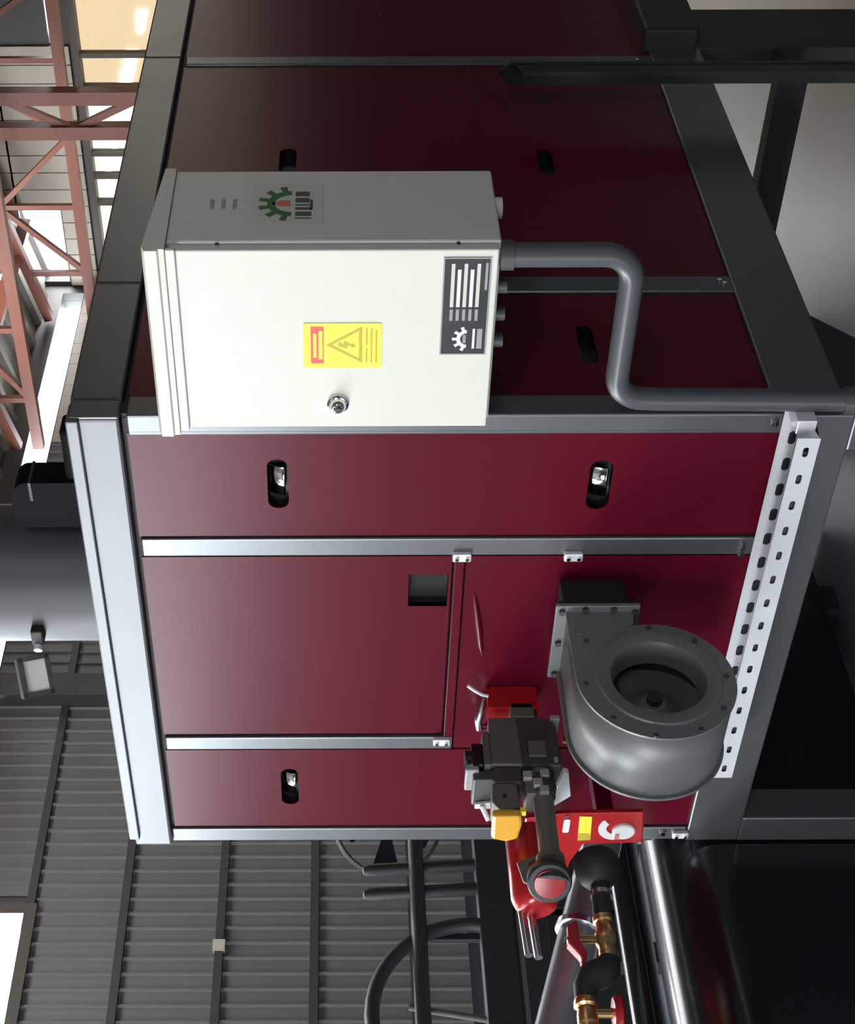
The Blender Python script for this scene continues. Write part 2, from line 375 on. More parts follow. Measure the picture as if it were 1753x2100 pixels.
# posts and mullions, front
def fpost(x0, x1, z0, z1, nm='post'):
    return B(nm, FRAME, unit, x0, x1, .000, .05, z0, z1, bevel=.004)
fpost(-.043, -.001, ZP-.01, ZF-.012)
fpost(-.380, -.331, ZP, ZF-.012, 'mullion')
fpost(-1.020, -.976, 1.235, ZF-.012, 'mullion')
fpost(-W_, -1.333, ZP, ZF-.002)
# side posts
def spost(y0, y1, nm='mullion'):
    return B(nm, FRAME, unit, -.05, .0, y0, y1, ZP, ZF-.012, bevel=.004)
spost(.001, .066, 'post'); spost(.443, .502); spost(1.578, 1.627); spost(L_-.05, L_, 'post')
# the red panels with their handle cut-outs
def handle(pan, axis, a0, a1, z0, z1, c, inward, turned=0, flap=True):
    """black tub behind a rounded cut-out, with a chrome flap standing in it.  c: plane of the panel face, inward: direction into the unit"""
    r = (z1-z0)/2*.92
    bm = BM()
    plate(bm, axis, rrect(a0-.004, a1+.004, z0-.004, z1+.004, r), [], c+inward*.026, c+inward*.030)
    tub = rrect(a0, a1, z0, z1, r); n = len(tub)
    lo = [bm.verts.new(P3(axis, p[0], p[1], c+inward*.003)) for p in tub]; hi = [bm.verts.new(P3(axis, p[0], p[1], c+inward*.028)) for p in tub]
    for i in range(n): bm.faces.new((lo[i], lo[(i+1) % n], hi[(i+1) % n], hi[i]))
    obj('handle_recess', bm, BLACKP, pan)
    if flap:
        bm = BM(); am = (a0+a1)/2; h = (a1-a0)*.28
        n = 8; rows = []
        for i in range(n+1):
            z = z0+.006+(z1-z0-.008)*i/n; dep = .020-.012*math.sin(PI*.5*(1-i/n))
            rows.append((z, dep))
        f0 = [bm.verts.new(P3(axis, am-h, z, c+inward*d)) for z, d in rows]; f1_ = [bm.verts.new(P3(axis, am+h, z, c+inward*d)) for z, d in rows]
        for i in range(n): bm.faces.new((f0[i], f1_[i], f1_[i+1], f0[i+1]))
        o = obj('handle_flap', bm, CHROME, pan, smooth=True)
        md = o.modifiers.new('thick', 'SOLIDIFY'); md.thickness = .002
def panel(axis, a0, a1, z0, z1, slots=(), sq=None, c=.006, inward=1):
    holes = [rrect(s[0], s[1], s[2], s[3], (s[3]-s[2])/2*.92) for s in slots]
    if sq: holes.append(rect(*sq))
    bm = BM(); plate(bm, axis, rect(a0, a1, z0, z1), holes, c, c+inward*.012)
    p = obj('panel', bm, RED, unit)
    for s in slots: handle(p, axis, s[0], s[1], s[2], s[3], c, inward, flap=s[4])
    if sq:
        bm = BM(); plate(bm, axis, rect(sq[0]-.004, sq[1]+.004, sq[2]-.004, sq[3]+.004), [], c+inward*.03, c+inward*.034)
        for (a, b, e, g) in ((sq[0]-.004, sq[0], sq[2], sq[3]), (sq[1], sq[1]+.004, sq[2], sq[3]), (sq[0], sq[1], sq[3], sq[3]+.004), (sq[0], sq[1], sq[2]-.004, sq[2])):
            plate(bm, axis, rect(a, b, e, g), [], c+inward*.001, c+inward*.03)
        obj('inspection_recess', bm, CORE, p)
    return p
ZPT = 1.928
SU, SL = (1.609, 1.652), (.932, .999)
panel('y', -.326, -.048, ZP, ZPT, [(-.248, -.117, *SU, True), (-.254, -.123, .945, .992, True)])
panel('y', -.968, -.387, 1.262, ZPT, sq=(-.538, -.441, 1.268, 1.354))
panel('y', -1.022, -.387, ZP, 1.232)
panel('y', -1.327, -1.028, ZP, ZPT, [(-1.239, -1.101, *SU, True)])
panel('x', .072, .437, ZP+.02, ZPT, [(.179, .320, .966, 1.000, False)], c=-.006, inward=-1)
panel('x', .508, 1.572, ZP+.02, ZPT, [(.985, 1.105, *SU, False), (.975, 1.102, .970, 1.008, False)], c=-.006, inward=-1)
panel('x', 1.633, L_-.055, ZP+.02, ZPT, c=-.006, inward=-1)
# pinkish lip between the two middle front panels
tr = B('panel_lip', RED, unit, -.970, -.385, -.004, .012, 1.236, 1.2575, bevel=.002)
bm = BM(); tube(bm, [(-.50, .006, 1.209), (-.54, .003, 1.203), (-.60, .002, 1.194), (-.66, .003, 1.186), (-.695, .006, 1.180)], [.002, .006, .007, .006, .002], 14); obj('highlight_bead', bm, RED, unit, smooth=True)  # raised bead added to catch a pinkish highlight streak on the lower panel
# hinge clips and bolts on the mullions
def clip(x, z, n=2):
    c = B('hinge_clip', GALV, unit, x-.011, x+.011, -.012, .001, z-.02, z+.02, bevel=.003)
    for s in (-1, 1): C_('screw', CHROME, c, (x, -.012, z+s*.011), (x, -.017, z+s*.011), .0045, 12)
clip(-.378, 1.243); clip(-.378, 1.005); clip(-.985, 1.262); clip(-1.355, .635)
for (x, z) in ((-.02, .64), (-.352, .648), (-.372, .648), (-1.352, .68), (-1.02, .905)):
    C_('bolt', CHROME, unit, (x, .002, z), (x, -.008, z), .007, 12)
for (y, z) in ((.478, .663), (.466, .655), (1.59, .68), (.05, .60), (.03, .60)):
    C_('bolt', CHROME, unit, (-.001, y, z), (.006, y, z), .005, 12)
# base frame and legs
B('base_beam', FRAME, unit, -W_+.001, -.001, -.004, .06, ZB, ZP-.001, bevel=.004)
B('base_beam', FRAME, unit, -.06, .003, .061, L_, ZB+.01, ZP+.018, bevel=.004)
B('base_beam', FRAME, unit, -W_, -W_+.06, .061, L_, ZB+.01, ZP, bevel=.004)
B('base_beam', FRAME, unit, -W_+.06, -.06, L_-.06, L_, ZB+.01, ZP, bevel=.004)
for (x0, x1, y0, y1) in ((-.092, .002, -.004, .09), (-W_, -W_+.092, -.004, .09), (-.092, .002, 1.67, 1.93), (-W_, -W_+.092, 1.55, 1.64), (-W_, -W_+.092, L_-.09, L_)):
    B('leg', FRAME if y0 < 1 else DKSTEEL, unit, x0, x1, y0, y1, 0, ZB+.001 if y0 < 1 else ZB+.012, bevel=.004)
# gusset plate at the corner leg, cross member underneath
bm = BM(); plate(bm, 'x', [(.06, .50), (.41, .497), (.19, .30), (.06, .18)], [], -.05, -.03); obj('gusset_plate', bm, DKSTEEL, unit)
B('cross_member', DKSTEEL, unit, -W_+.05, .03, 1.47, 1.53, .235, .315)
B('drive_cover', DKSTEEL, unit, -.02, .06, 1.66, 2.2, .50, .655, bevel=.01)

# ------------------------------------------------------------------ dark green post at the side
t = thing('upright_post', 'dark green angle post standing before the red side panel', 'post', (.12, 1.28, 0))
bm = BM(); plate(bm, 'y', [(.086, 0), (.142, 0), (.142, 1.065), (.118, 1.095), (.086, 1.065)], [], 1.27, 1.282); obj('flange', bm, DKGREEN, t)
bm = BM(); plate(bm, 'x', [(1.225, 0), (1.271, 0), (1.271, 1.06), (1.225, 1.04)], [], .130, .140); obj('web', bm, DKGREEN, t)

# ------------------------------------------------------------------ control cabinet
cab = thing('control_cabinet', 'cream white electrical control cabinet with rain hood on machine corner', 'cabinet', (.21, .09, 1.215))
X0, X1, Y0, Y1, Z0, Z1 = .012, .412, -.045, .230, 1.212, 1.812
B('body', CAB, cab, X0, X1, Y0+.02, Y1, Z0, Z1, bevel=.004)
door = B('door', CAB, cab, X0-.002, X1-.004, Y0-.004, Y0+.018, Z0+.006, Z1-.006, bevel=.003)
# rain hood: roof plate with front lip
bm = BM()
plate(bm, 'x', [(Y1+.005, Z1), (Y0-.012, Z1), (Y0-.012, Z1+.012), (Y0-.018, Z1+.012), (Y0-.018, Z1+.036), (Y0+.0, Z1+.042), (Y1+.005, Z1+.022)], [], X0-.014, X1+.004)
obj('rain_hood', bm, CAB, cab, bevel=.002)
B('gutter_lip', CAB, cab, X0-.004, X1+.002, Y0-.012, Y0-.002, Z1-.018, Z1-.001, bevel=.002)
# hinge pin marks on the right edge
for z in (1.72, 1.29): C_('hinge_screw', STB, cab, (X1-.001, Y0+.012, z), (X1+.0012, Y0+.012, z), .0035, 10)
# lock
lk = BM(); lathe(lk, (.069, Y0-.004, 1.506), (0, -1, 0), [(0, .021), (.006, .021), (.009, .017)], 28); lock = obj('lock', lk, CHROME, door, smooth=True)
lk = BM(); lathe(lk, (.069, Y0-.012, 1.506), (0, -1, 0), [(0, .016), (.008, .015), (.013, .010), (.014, .002)], 24); obj('lock_barrel', lk, CHROME, door, smooth=True)
lk = BM(); box(lk, .066, .072, Y0-.0275, Y0-.020, 1.497, 1.515); obj('key_slot', lk, STB, door)
# nameplate on the door: black plate with pale rows of print and an emblem
YD = Y0-.004
def dp(name, m, pts, k=1, holes=(), par=None):
    bm = BM(); plate(bm, 'y', pts, holes, YD-.0008*k-.0008, YD-.0008*k); return obj(name, bm, m, par or door)
plate_o = dp('nameplate', STB, rect(.182, .393, 1.230, 1.316), 1)
o = dp('nameplate_border', STGR, rect(.182, .393, 1.230, 1.316), 1.6, [rect(.1845, .3905, 1.2325, 1.3135)], plate_o)
for i in range(5):
    z = 1.298-i*.0115
    dp('print_row', STW if i % 2 == 0 else WHITE, rect(.288, .380-(.012 if i in (1, 3) else 0), z-.0032, z+.0032), 1.7, par=plate_o)
    dp('print_row', STGR, rect(.258, .283, z-.0028, z+.0028), 1.7, par=plate_o)
dp('print_row', STGR, rect(.325, .382, 1.2355, 1.2400), 1.7, par=plate_o)
dp('print_row', STGR, rect(.196, .240, 1.2385, 1.2480), 1.7, par=plate_o)
dp('print_row', WHITE, rect(.196, .240, 1.2520, 1.2565), 1.7, par=plate_o)
def gear(cx_, cz_, r0, r1, ri, teeth, a0, a1, half=True):
    pts = []
    n = teeth
    for i in range(n):
        t0 = a0+(a1-a0)*i/n; dt = (a1-a0)/n
        for f_, r in ((.0, r0), (.28, r0), (.30, r1), (.70, r1), (.72, r0), (1.0, r0)):
            t = t0+dt*f_; pts.append((cx_+r*math.cos(t), cz_+r*math.sin(t)))
    m_ = 24
    for i in range(m_+1):
        t = a1+(a0-a1)*i/m_; pts.append((cx_+ri*math.cos(t), cz_+ri*math.sin(t)))
    return pts
dp('emblem', WHITE, gear(.2175, 1.266, .020, .028, .013, 5, PI*.02, PI*.98), 1.7, par=plate_o)
dp('emblem', STGR, rect(.2085, .2265, 1.2685, 1.274), 1.7, par=plate_o)
# warning sticker
wx0, wx1, wz0, wz1 = .153, .253, 1.424, 1.570
ws = dp('warning_sticker', STY, rrect(wx0, wx1, wz0, wz1, .005, 3), 1)
dp('sticker_header', STR, rect(wx0+.010, wx1-.007, 1.532, 1.556), 1.6, par=ws)
dp('header_print', STY, rect(wx0+.024, wx1-.022, 1.5455, 1.5515), 2.2, par=ws)
dp('header_print', STY, rect(wx0+.020, wx1-.016, 1.534, 1.5415), 2.2, par=ws)
tx = (wx0+wx1)/2+.002
dp('hazard_triangle', STYD, [(tx-.041, 1.460), (tx+.041, 1.460), (tx, 1.527)], 1.6, [[(tx-.031, 1.4665), (tx+.031, 1.4665), (tx, 1.517)]], ws)
dp('lightning_bolt', STYD, [(tx-.002, 1.505), (tx+.006, 1.504), (tx+.001, 1.494), (tx+.009, 1.4945), (tx+.001, 1.4795), (tx+.0045, 1.4795), (tx-.003, 1.4705), (tx-.0065, 1.4805), (tx-.003, 1.480), (tx-.0015, 1.4885), (tx-.009, 1.488)], 1.6, par=ws)
for z, a, b in ((1.452, .012, .045), (1.452, .052, .09), (1.443, .012, .088), (1.434, .012, .085)):
    dp('sticker_print', STYD if z > 1.44 else STYD, rect(wx0+a, wx0+b, z-.0015, z+.0015), 1.6, par=ws)
# side: emblem sticker and three vent slits (faces +x)
def sp(name, m, pts, k=1, holes=(), par=None):
    bm = BM(); plate(bm, 'x', pts, holes, X1+.0007*k, X1+.0007*k+.0007); return obj(name, bm, m, par or cab)
for z in (1.737, 1.716, 1.695): sp('vent_slit', STGR, rect(.088, .122, z-.0035, z+.0035))
es = sp('emblem_sticker', STW, rrect(.030, .178, 1.532, 1.664, .01, 3), 1)
gy, gz = .104, 1.590
sp('gear_emblem', STG, gear(gy, gz, .045, .062, .031, 6, PI*.0, PI*1.0), 2, par=es)
sp('flame_emblem', STPINK, [(gy-.010, gz+.002), (gy+.012, gz+.002), (gy+.012, gz+.016), (gy+.004, gz+.036), (gy-.003, gz+.036), (gy-.010, gz+.016)], 2, par=es)
sp('flame_emblem', STR, rect(gy-.004, gz*0+gy+.006, gz+.010, gz+.022), 3, par=es)
for (a, b, z0, z1) in ((.050, .0535, 1.553, 1.583), (.060, .074, 1.553, 1.583), (.082, .090, 1.553, 1.583), (.097, .101, 1.557, 1.583), (.108, .124, 1.557, 1.583), (.131, .147, 1.557, 1.583)):
    sp('emblem_letter', STGD, rect(a, b, z0, z1), 2, par=es)
sp('emblem_letter', STGD, rect(.082, .118, 1.5505, 1.556), 2, par=es)
# cable glands under the cabinet
for i, (x, y) in enumerate(((.365, .0), (.30, .0), (.24, .0), (.18, .0))):
    if i == 0: continue
    C_('cable_gland', DKCAST, cab, (x, y, Z0+.001), (x, y, Z0-.018), .014, 16)
C_('cable_gland', CAB, cab, (.388, .13, Z0+.001), (.388, .13, Z0-.014), .02, 16)
# mounting bracket to the post
B('mounting_bracket', DKSTEEL, cab, .0002, X0+.002, .07, .20, 1.30, 1.36)
B('mounting_bracket', DKSTEEL, cab, .0002, X0+.002, .07, .20, 1.66, 1.72)

# ------------------------------------------------------------------ conduit from the cabinet down the corner
t = thing('cable_conduit', 'grey plastic conduit bending from the cabinet bottom down the corner', 'pipe', (.045, -.03, 0))
yc = -.03; rr = .0225; xr, xl, zh, rb = .385, .062, .972, .055
pts = [Vector((xr, yc, Z0+.002)), Vector((xr, yc, zh+rb+.03))]
pts += arc((xr-rb, yc, zh+rb), (1, 0, 0), (0, 0, -1), rb, 0, PI/2, 10)
pts += [Vector((xr-rb-.02, yc, zh)), Vector((xl+rb+.02, yc, zh-.0))]
pts += arc((xl+rb, yc, zh-rb), (0, 0, 1), (-1, 0, 0), rb, 0, PI/2, 10)
pts += [Vector((xl-.002, yc, zh-rb-.05)), Vector((xl-.012, yc, .02)), Vector((xl-.012, yc, 0.0))]
bm = BM(); tube(bm, pts, rr, 20); obj('pipe', bm, COND, t, smooth=True)
C_('coupling', DKCAST, t, (xr, yc, Z0+.0005), (xr, yc, Z0-.022), .0275, 20)
C_('coupling', COND, t, (xl-.008, yc, .53), (xl-.009, yc, .47), .0265, 20)

# ------------------------------------------------------------------ slotted cable tray along the front base
tray = thing('cable_tray', 'white galvanised slotted cable tray below the front panels', 'tray', (-.5, -.05, .58))
tx0, tx1 = -1.007, .018
def slots(n, x0, x1, z, w_, h):
    return [rrect(x0+(x1-x0)*(i+.5)/n-w_/2, x0+(x1-x0)*(i+.5)/n+w_/2, z-h/2, z+h/2, min(w_, h)/2*.95, 4) for i in range(n)]
bm = BM(); plate(bm, 'y', rect(tx0, tx1, .580, .625), slots(15, tx0, tx1, .603, .024, .011), -.101, -.099); obj('front_lip', bm, GALV, tray)
bm = BM(); plate(bm, 'y', rect(tx0, tx1+.012, .580, .627), slots(15, tx0+.03, tx1+.03, .600, .034, .016), -.0075, -.0055); obj('back_lip', bm, GALV, tray)
bm = BM(); plate(bm, 'z', rect(tx0, tx1, -.099, -.0075), slots(15, tx0+.03, tx1+.03, -.05, .03, .014), .580, .582); obj('tray_bottom', bm, GALV, tray)
B('end_clip', GALV, tray, tx1-.01, tx1+.022, -.075, -.008, .584, .622, bevel=.002)

ck = thing('tray_slot_shade', 'black rod added inside the tray to darken its slots', 'filler', (-.5, -.08, .583))  # dark rod added behind the front slots to stand for their shade
bm = BM(); tube(bm, [(-1.0, -.080, .600), (-.7, -.078, .601), (-.4, -.081, .600), (-.02, -.079, .601)], .0165, 12); obj('slot_shade_rod', bm, RUBBER, ck, smooth=True)
B('gasket_shade_strip', SEAL_SHADE, unit, -1.0, -.002, -.0051, -.0042, .586, .617)  # thin black strip behind the back lip, painting shade into its slots

# ------------------------------------------------------------------ burner blower
bl = thing('burner_blower', 'grey centrifugal burner blower with round open inlet', 'blower', (-.55, -.29, .717))
XF, XB_ = -.449, -.632
cy_, cz_ = -.290, .858
def volute(dr=0.0, n=56):
    """outline in y-z: outlet duct at the top right (towards +y), spiral all the way round"""
    pts = []
    zt = 1.022+dr
    pts.append((-.095, zt))
    pts.append((-.26, zt))
    # from the top, anticlockwise seen with y to the right: go left, down, right, up to the cut-off
    for i in range(n+1):
        th = PI/2 + (PI*1.62)*i/n
        fr = i/n
        r = .164 - .020*fr + dr
        r = r + (.0)*(1-fr)
        pts.append((cy_+r*math.cos(th), cz_+r*math.sin(th)))
    pts.append((-.14, .888-dr*.2)); pts.append((-.095, .885-dr))
    return pts
bm = BM()
inner = [(cy_+.097*math.cos(2*PI*k/48), cz_+.097*math.sin(2*PI*k/48)) for k in range(48)]
plate(bm, 'x', volute(.004), [inner], XF-.004, XF+.001); obj('front_plate', bm, BLOW, bl)
bm = BM(); out = volute(0.0); n = len(out)
lo = [bm.verts.new((XF-.003, y, z)) for y, z in out]; hi = [bm.verts.new((XB_, y, z)) for y, z in out]
for i in range(n):
    if i == n-1: continue
    bm.faces.new((lo[i], lo[(i+1) % n], hi[(i+1) % n], hi[i]))
o = obj('scroll_band', bm, BLOW, bl, smooth=True); md = o.modifiers.new('thick', 'SOLIDIFY'); md.thickness = .003
bm = BM(); plate(bm, 'x', volute(.007), [], XB_-.006, XB_); obj('back_plate', bm, BLOW, bl)
bm = BM()
lathe(bm, (XF+.0005, cy_, cz_), (1, 0, 0), [(-.055, .090), (-.012, .092), (.002, .097), (.0045, .103), (.0045, .125), (.002, .128), (.0005, .128)], 64, cap=False)
obj('inlet_ring', bm, BLOW, bl, smooth=True)
# impeller
bm = BM(); lathe(bm, (XB_+.004, cy_, cz_), (1, 0, 0), [(.06, .128), (.064, .128), (.066, .075), (.078, .055), (.086, .046), (.098, .032), (.106, .024)], 48); imp = obj('impeller', bm, BLOWD, bl, smooth=True)
C_('shaft_hub', DKSTEEL, imp, (XB_+.10, cy_, cz_), (XB_+.125, cy_, cz_), .016, 20)
# flange to the furnace; plate and duct stub behind it blackened as shade
bm = BM(); plate(bm, 'y', rect(-.652, -.430, .869, 1.047), [], -.104, -.094); fl = obj('outlet_flange', bm, BLOW, bl, bevel=.002)
bm = BM(); plate(bm, 'y', rect(-.645, -.438, .876, 1.040), [], -.093, -.080); obj('outlet_shade_plate', bm, SEAL_SHADE, bl, bevel=.002)
B('duct_stub', CORE, bl, -.625, -.46, -.080, .0055, .89, 1.025)
for x in (-.445, -.54, -.637):
    for z in (1.034, .879): C_('flange_bolt', DKCAST, fl, (x, -.104, z), (x, -.112, z), .007, 6)
for z in (.925, .985): C_('flange_bolt', DKCAST, fl, (-.438, -.104, z), (-.438, -.112, z), .007, 6)
for k, (dy, dz) in enumerate(((.10, .135), (-.02, .150), (-.11, .107), (-.155, .03), (-.14, -.06), (-.085, -.115), (0, -.137), (.10, -.09), (.139, .0))):
    C_('rim_screw', DKCAST, bl, (XF, cy_+dy, cz_+dz), (XF+.006, cy_+dy, cz_+dz), .0055, 10)
# small label on the inlet ring
B('duct_latch', BLOW, bl, XF+.001, XF+.004, -.17, -.155, 1.0, 1.01)

# ------------------------------------------------------------------ gas valve block with servo, switch and pipe
gb = thing('gas_valve_block', 'dark grey gas valve block left of the blower with black servo', 'valve', (-.855, -.16, 1.0))
bm = BM(); plate(bm, 'x', [(-.228, 1.100), (-.090, 1.103), (-.090, 1.168), (-.226, 1.172)], [], -.865, -.80); obj('upper_casting', bm, OLIVE, gb, bevel=.004)
bm = BM(); plate(bm, 'x', [(-.228, 1.012), (-.105, 1.018), (-.092, 1.035), (-.090, 1.104), (-.228, 1.101)], [], -.905, -.802); lc = obj('lower_casting', bm, DKCAST, gb, bevel=.004)
B('cover_rib', OLIVE, gb, -.803, -.797, -.205, -.160, 1.045, 1.085, bevel=.002)
B('cover_rib', DKCAST, gb, -.803, -.796, -.200, -.165, 1.088, 1.094)
B('name_tab', STGR, gb, -.803, -.8, -.220, -.206, 1.022, 1.030)
# chamfered guard in light metal (faces the viewer's left)
bm = BM(); plate(bm, 'y', [(-.806, 1.012), (-.905, 1.030), (-.925, 1.022), (-.89, .988), (-.812, 1.000)], [], -.245, -.229); obj('guard_edge', bm, GALV, gb, bevel=.002)
B('rear_bracket', OLIVE, gb, -.84, -.80, -.09, -.045, 1.06, 1.115, bevel=.004)
B('red_backplate', REDG, gb, -.85, -.80, -.06, .004, 1.05, 1.165)
B('mounting_lug', STGR, gb, -.85, -.80, -.095, -.085, 1.005, 1.025)
# servo motor on top
B('servo_base', OLIVE, gb, -.90, -.795, -.232, -.135, 1.170, 1.186, bevel=.003)
B('servo_motor', BLACKP, gb, -.895, -.80, -.228, -.165, 1.186, 1.212, bevel=.004)
C_('servo_knob', BLACKP, gb, (-.83, -.185, 1.212), (-.83, -.185, 1.226), .018, 20)
B('servo_cap', STGR, gb, -.872, -.80, -.243, -.229, 1.198, 1.228, bevel=.003)
B('terminal_box', DKCAST, gb, -.90, -.81, -.262, -.235, 1.145, 1.212, bevel=.004)
bm = BM(); plate(bm, 'y', [(-.815, 1.150), (-.90, 1.150), (-.90, 1.205), (-.885, 1.205), (-.880, 1.170), (-.815, 1.165)], [], -.272, -.263); obj('terminal_cover', bm, GALV, gb, bevel=.002)
C_('cable_tip', WHITE, gb, (-.885, -.275, 1.19), (-.91, -.295, 1.175), .006, 12)
# regulator stack towards the viewer
B('regulator_body', DKCAST, gb, -.885, -.805, -.275, -.230, 1.105, 1.165, bevel=.005)
B('test_block', OLIVE, gb, -.875, -.81, -.300, -.240, 1.075, 1.100, bevel=.003)
for (y, z) in ((-.255, 1.093), (-.275, 1.072), (-.295, 1.060), (-.25, 1.055)):
    B('fitting', STGR, gb, -.815, -.798, y-.010, y+.010, z-.010, z+.010, bevel=.002)
B('elbow_cap', DKSTEEL, gb, -.87, -.806, -.29, -.232, 1.03, 1.075, bevel=.012)
# yellow capped pressure switch
ps = thing('pressure_switch', 'amber yellow capped grey pressure switch above the gas pipe', 'switch', (-.84, -.33, 1.12))
bm = BM(); plate(bm, 'x', [(-.275, 1.118), (-.335, 1.116), (-.348, 1.135), (-.345, 1.160), (-.325, 1.176), (-.275, 1.172)], [], -.875, -.805); obj('housing', bm, OLIVE, ps, bevel=.003)
bm = BM(); plate(bm, 'y', [(-.803, 1.117), (-.835, 1.112), (-.885, 1.118), (-.895, 1.145), (-.885, 1.176), (-.803, 1.178)], [], -.366, -.346); obj('yellow_cap', bm, YEL, ps, bevel=.006)
B('cap_nub', STY, ps, -.82, -.806, -.352, -.34, 1.105, 1.117)
C_('screw', STB, ps, (-.806, -.31, 1.147), (-.8035, -.31, 1.147), .0045, 10)
# pipe towards the viewer
gp = thing('gas_pipe', 'grey brown gas pipe running from the valve block to the red filter', 'pipe', (-.83, -.36, 1.045))
C_('pipe', PIPEG, gp, (-.83, -.228, 1.060), (-.83, -.452, 1.062), .0225, 28)
bm = BM(); lathe(bm, (-.83, -.448, 1.062), (0, -1, 0), [(0, .024), (.004, .030), (.016, .031), (.020, .028)], 28); obj('collar', bm, OLIVE, gp, smooth=True)
bm = BM(); lathe(bm, (-.83, -.30, 1.060), (0, 1, 0), [(0, .0225), (.004, .027), (.05, .027), (.06, .024)], 28); obj('union', bm, DKCAST, gp, smooth=True)
# red filter with round end cap
rf = thing('red_gas_filter', 'red gas filter with dark ringed round end beside the pipe', 'filter', (-.93, -.42, 1.0))
bm = BM(); lathe(bm, (-.955, -.30, 1.085), (0, -1, 0), [(0, .046), (.01, .052), (.17, .052), (.19, .044), (.2, .03)], 32); obj('filter_body', bm, REDG, rf, smooth=True)
bm = BM(); tube(bm, [(-.83, -.462, 1.062), (-.83, -.49, 1.064), (-.835, -.515, 1.066)], [.030, .033, .04], 20); obj('elbow', bm, DKCAST, rf, smooth=True)
dirv = Vector((.45, -.89, .05)).normalized()
bm = BM(); lathe(bm, (-.845, -.485, 1.068), dirv, [(0, .030), (.010, .045), (.035, .047), (.040, .043)], 36); obj('end_ring', bm, DKSTEEL, rf, smooth=True)
bm = BM(); lathe(bm, Vector((-.845, -.485, 1.068))+dirv*.0395, dirv, [(0, .034), (.005, .032), (.007, .012)], 36); obj('end_disc', bm, REDV, rf, smooth=True)
for dz, y1 in ((.052, -.60), (.022, -.60)):
    C_('chrome_rod', STEEL, rf, (-.985+dz*.3, -.36, 1.085+dz*.7), (-.985+dz*.3, y1, 1.085+dz*.7-.012), .009, 16)
bm = BM(); plate(bm, 'x', [(-.40, 1.075), (-.425, 1.10), (-.455, 1.085), (-.47, 1.06), (-.49, 1.085), (-.47, 1.115), (-.42, 1.125)], [], -.898, -.89); obj('spring_clip', bm, OLIVE, rf, bevel=.002)

# red support plate with sticker
rp = thing('red_label_plate', 'bright red support plate with yellow sticker and white round badge', 'plate', (-1.1, -.2, .79))
yp = -.20
bm = BM(); plate(bm, 'y', [(-1.008, .802), (-1.125, .790), (-1.130, .930), (-1.20, .955), (-1.31, .965), (-1.31, 1.055), (-1.03, 1.075), (-1.012, .99)], [], yp, yp+.012); obj('plate', bm, REDG, rp, bevel=.003)
def lp(name, m, pts, k=1, holes=()):
    bm = BM(); plate(bm, 'y', pts, holes, yp-.001*k-.001, yp-.001*k+.0002); return obj(name, bm, m, rp)
lp('yellow_sticker', STY, [(-1.022, .921), (-1.020, .950), (-1.112, .946), (-1.110, .916)])
lp('sticker_ochre_end', STYD, [(-1.085, .9195), (-1.085, .9475), (-1.112, .946), (-1.110, .916)], 1.5)  # darker ochre over the left end of the sticker
lp('badge_ring', WHITE, [(-1.066+.044*math.cos(t), .862+.040*math.sin(t)) for t in [.25*PI+i*PI*1.15/16 for i in range(17)]] + [(-1.066+.024*math.cos(t), .855+.028*math.sin(t)) for t in [1.4*PI-i*PI*1.1/16 for i in range(17)]])
bm = BM(); lathe(bm, (-1.075, yp, .842), (0, -1, 0), [(0, .027), (.006, .027), (.009, .024)], 36); obj('badge_disc', bm, WHITE, rp, smooth=True)
bm = BM(); plate(bm, 'y', rect(-1.098, -1.078, .852, .862), [], yp-.0105, yp-.009); obj('badge_print', bm, STPINK, rp)
lp('white_tab', WHITE, rrect(-1.082, -1.032, .970, .985, .005, 3))
for (x, z) in ((-1.02, .80+.18), (-1.12, .80)): C_('screw', CHROME, rp, (x, yp, z), (x, yp-.004, z), .005, 10)
B('plate_bracket', RED, rp, -1.10, -1.06, yp+.011, .006, .86, .90)
C_('panel_screw', BRASS, unit, (-.995, .008, .965), (-.995, -.002, .965), .005, 12)

la = thing('panel_latch', 'bent chrome latch handle with loose wire above the valve block', 'latch', (-.85, -.02, 1.16))
bm = BM(); tube(bm, [(-.905, .006, 1.150), (-.905, -.03, 1.158), (-.90, -.035, 1.178), (-.872, -.035, 1.182), (-.845, -.030, 1.176), (-.832, .006, 1.165)], [.008, .009, .010, .010, .009, .008], 12); obj('grip', bm, STEEL, la, smooth=True)
bm = BM(); tube(bm, [(-.795, -.03, 1.163), (-.79, -.03, 1.178), (-.778, -.028, 1.196), (-.765, -.025, 1.212)], .004, 10); obj('wire', bm, WHITE, la, smooth=True)
# ------------------------------------------------------------------ black hose and valves in front
hs = thing('black_gas_hose', 'thick black rubber gas coupling below the red plate', 'hose', (-.86, -.45, .9))
bm = BM(); lathe(bm, (-.87, -.425, .958), (0, -1, 0), [(0, .044), (.006, .048), (.035, .048), (.055, .040), (.066, .030), (.072, .021)], 32); obj('hose_body', bm, RUBBER, hs, smooth=True)
C_('hose_neck', RUBBER, hs, (-.87, -.49, .958), (-.87, -.585, .962), .020, 20)
C_('hose_clamp', STEEL, hs, (-.87, -.515, .958), (-.87, -.525, .9585), .0235, 20)
bv = thing('brass_ball_valve', 'brass ball valve with long red lever on black hose', 'valve', (-.87, -.62, .94))
bm = BM(); lathe(bm, (-.87, -.575, .962), (0, -1, 0), [(0, .022), (.012, .022), (.014, .018), (.03, .018), (.04, .023), (.06, .023), (.072, .018), (.085, .020), (.098, .020)], 20); obj('valve_body', bm, BRASS, bv, smooth=True)
C_('stem', BRASS, bv, (-.87, -.627, .975), (-.87, -.627, 1.022), .009, 16)
